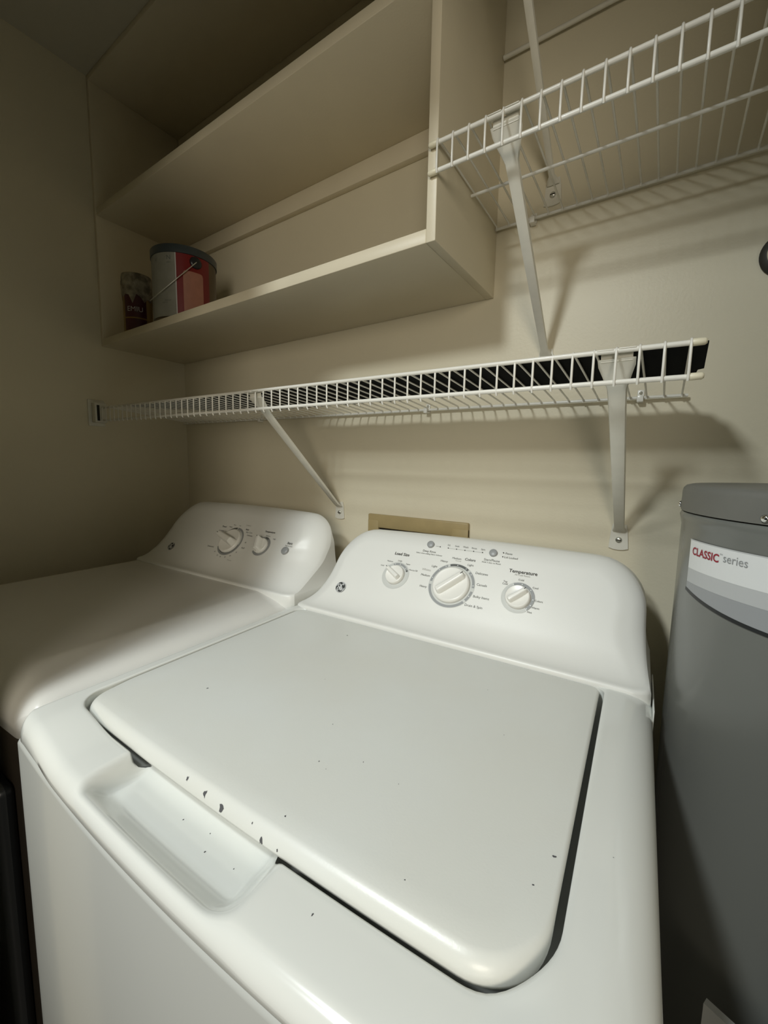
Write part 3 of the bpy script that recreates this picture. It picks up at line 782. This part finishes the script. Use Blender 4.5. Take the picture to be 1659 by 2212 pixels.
# ------------------------------------------------------------------ small things
# chrome fitting on the back wall at the right edge
t = empty('pipe_fitting', (1.779, 0, 1.627)); tag(t, 'chrome pipe fitting with a dark ring on the back wall at the right edge', 'fitting')
ga = lathe_mesh([(.036, 0.0005), (.037, .004), (.030, .012), (.026, .012)], 40); ga.transform(Matrix.Rotation(math.radians(90), 4, 'X'))
sharp(obj('gasket', ga, M_rubber, t), 50)
ch = lathe_mesh([(.028, .010), (.029, .016), (.026, .024), (.016, .029), (.012, .031), (.012, .055), (.009, .058), (0, .058)], 40); ch.transform(Matrix.Rotation(math.radians(90), 4, 'X'))
sharp(obj('escutcheon', ch, M_chrome, t), 50)

# grey board standing between washer and heater
def board():
    a = Vector((1.721, -.455, .702)); bdir = Vector((.0274, -.0115, 0)).normalized()
    bdir = Vector((.92, -.39, 0)).normalized()
    nrm = Vector((-bdir.y, bdir.x, 0)) * -1
    L = .26; th = .008
    P = [a, a + bdir * L]
    V = []
    for p in P:
        for s in (0, 1):
            q = p + nrm * (-th * s) * -1
            V += [Vector((q.x, q.y, 0.001)), Vector((q.x, q.y, .702))]
    bm = bmesh.new(); vs = [bm.verts.new(v) for v in V]
    for f in ((0, 1, 5, 4), (2, 3, 7, 6), (0, 1, 3, 2), (4, 5, 7, 6), (1, 3, 7, 5), (0, 2, 6, 4)): bm.faces.new([vs[i] for i in f])
    o = obj('board', bm, M_card, None, False)
    tag(o, 'upright grey white board standing in the gap in front of the heater', 'board')
    return o
board()

# paint cans on the bottom shelf of the cabinet
def big_can():
    r, h = .090, .205; x, y, z = .366, -.205, 1.678
    t = empty('paint_can', (x, y, z)); tag(t, 'large red and grey labelled paint can with wire handle on the cabinet shelf', 'paint can')
    sharp(obj('can_body', lathe_mesh([(r - .003, 0), (r + .001, .001), (r + .001, .005), (r - .001, .007), (r - .001, h - .010), (r + .001, h - .008), (r + .0015, h - .002)], 72), M_canmetal, t), 50)
    sharp(obj('lid', lathe_mesh([(r - .001, h - .022), (r + .0022, h - .021), (r + .0026, h - .001), (r + .001, h + .001), (r - .006, h + .001), (r - .010, h - .003), (0, h - .003)], 72), M_canlid, t), 50)
    def patch(name, a0, a1, z0, z1, m, dr, parent, round_=0):
        n = 24; V = []; Fc = []
        for k in range(n + 1):
            a = math.radians(a0 + (a1 - a0) * k / n)
            e = 0
            if round_:
                da = min(k, n - k) / n * abs(a1 - a0) * math.pi / 180 * r
                if da < round_: e = round_ - math.sqrt(round_ ** 2 - (round_ - da) ** 2)
            for zz in (z0, z1 - e): V.append(((r + dr) * math.cos(a), (r + dr) * math.sin(a), zz))
        for k in range(n): Fc.append((2 * k, 2 * k + 2, 2 * k + 3, 2 * k + 1))
        return obj(name, mesh_from(V, Fc), m, parent)
    lb = patch('label', -150, -47, .008, h - .022, M_cangrey, .0002, t); lb['label'] = 'grey printed label'
    rd = patch('label', -45.5, 16, .008, h - .022, M_canred, .0002, t); rd['label'] = 'red label'
    patch('label_edge', -47, -45.2, .008, h - .022, M_lgrey, .0004, t)
    patch('sticker', -34, 1.5, .010, .138, M_canpink, .0006, rd, .008)
    for a in (-11.7, 168.3):
        ar = math.radians(a)
        e = lathe_mesh([(.017, 0), (.016, .003), (.010, .005), (0, .006)], 24)
        o = obj('handle_ear', e, M_black, t); o.location = (r * math.cos(ar), r * math.sin(ar), .165); o.rotation_euler = Vector((math.cos(ar), math.sin(ar), 0)).to_track_quat('Z', 'Y').to_euler()
    pts = []
    for k in range(41):
        ph = -11.7 - 180 * k / 40; w = math.sin(math.pi * k / 40)
        pts.append(((r + .007) * math.cos(math.radians(ph)), (r + .007) * math.sin(math.radians(ph)), .165 - .105 * w))
    tube('handle', pts, .0013, M_screw, t, 8)
    # print on the grey label
    def ctext(s, deg, z, hh, m, dr=.0008):
        me = text_mesh(s, hh * 1.3)
        for v in me.vertices:
            th = math.radians(deg) + v.co.x / r; v.co = ((r + dr) * math.cos(th), (r + dr) * math.sin(th), z + v.co.y)
        return me
    obj('lettering', join_meshes([ctext('N', -58, .168, .013, M_ink), ctext('V', -86, .165, .012, M_ink), ctext('paint', -58, .156, .005, M_ink), ctext('interior', -62, .052, .005, M_ink), ctext('exterior', -68, .046, .004, M_ink)]), M_ink2, lb, False)
big_can()

def small_can():
    r, h = .042, .178; x, y, z = .166, -.251, 1.678
    t = empty('small_paint_can', (x, y, z))
    tag(t, 'small narrow gold and maroon can smeared with dried paint beside the large can', 'paint can')
    sharp(obj('can_body', lathe_mesh([(r - .002, 0), (r, .002), (r, h - .006), (r - .001, h - .002), (r - .004, h), (0, h)], 48), M_gold, t), 50)
    def cyl(a0, a1, f0, f1, dr, n=40):
        V = []; Fc = []
        for k in range(n + 1):
            a = math.radians(a0 + (a1 - a0) * k / n)
            for zz in (f0(k), f1(k)): V.append(((r + dr) * math.cos(a), (r + dr) * math.sin(a), zz))
        for k in range(n): Fc.append((2 * k, 2 * k + 2, 2 * k + 3, 2 * k + 1))
        return mesh_from(V, Fc)
    lb = obj('label', cyl(-84, 8, lambda k: .004, lambda k: .120, .0004), M_candark, t)
    obj('label_stripe', cyl(-86, 22, lambda k: .040, lambda k: .044, .0007), M_gold, lb)
    me = text_mesh('EMIU', .021)
    for v in me.vertices:
        th = math.radians(-38) + v.co.x / r; v.co = ((r + .0009) * math.cos(th), (r + .0009) * math.sin(th), .068 + v.co.y)
    obj('lettering', me, M_lgrey, lb, False)
    ms = []
    for s_, zz, hh in (('PREMIUM QUALITY', .0335, .004), ('INTERIOR', .027, .0035)):
        m2 = text_mesh(s_, hh * 1.3)
        for v in m2.vertices:
            th = math.radians(-38) + v.co.x / r; v.co = ((r + .0009) * math.cos(th), (r + .0009) * math.sin(th), zz + v.co.y)
        ms.append(m2)
    rnd = random.Random(3)
    jag = [rnd.uniform(.082, .125) for _ in range(25)]
    bot = lambda k: jag[(k // 3) % 24] * (1 - (k % 3) / 3) + jag[(k // 3 + 1) % 24] * (k % 3) / 3
    # dried paint: bumpy crust around the top with drips
    V = []; Fc = []; n = 72; m_ = 12
    for k in range(n):
        a = 2 * math.pi * k / n; zb = bot(k)
        for j in range(m_ + 1):
            u = j / m_; z = zb + (h + .001 - zb) * u
            rr = r + .0012 + .0022 * math.sin(u * math.pi) * rnd.uniform(.5, 1.4) + (.0 if j < m_ else .0)
            V.append((rr * math.cos(a), rr * math.sin(a), z))
        V.append(((r * .8) * math.cos(a), (r * .8) * math.sin(a), h + rnd.uniform(.0, .005)))
    q = m_ + 2
    for k in range(n):
        k2 = (k + 1) % n
        for j in range(m_ + 1): Fc.append((k * q + j, k2 * q + j, k2 * q + j + 1, k * q + j + 1))
    obj('dried_paint', mesh_from(V, Fc), M_drip, t)
small_can()
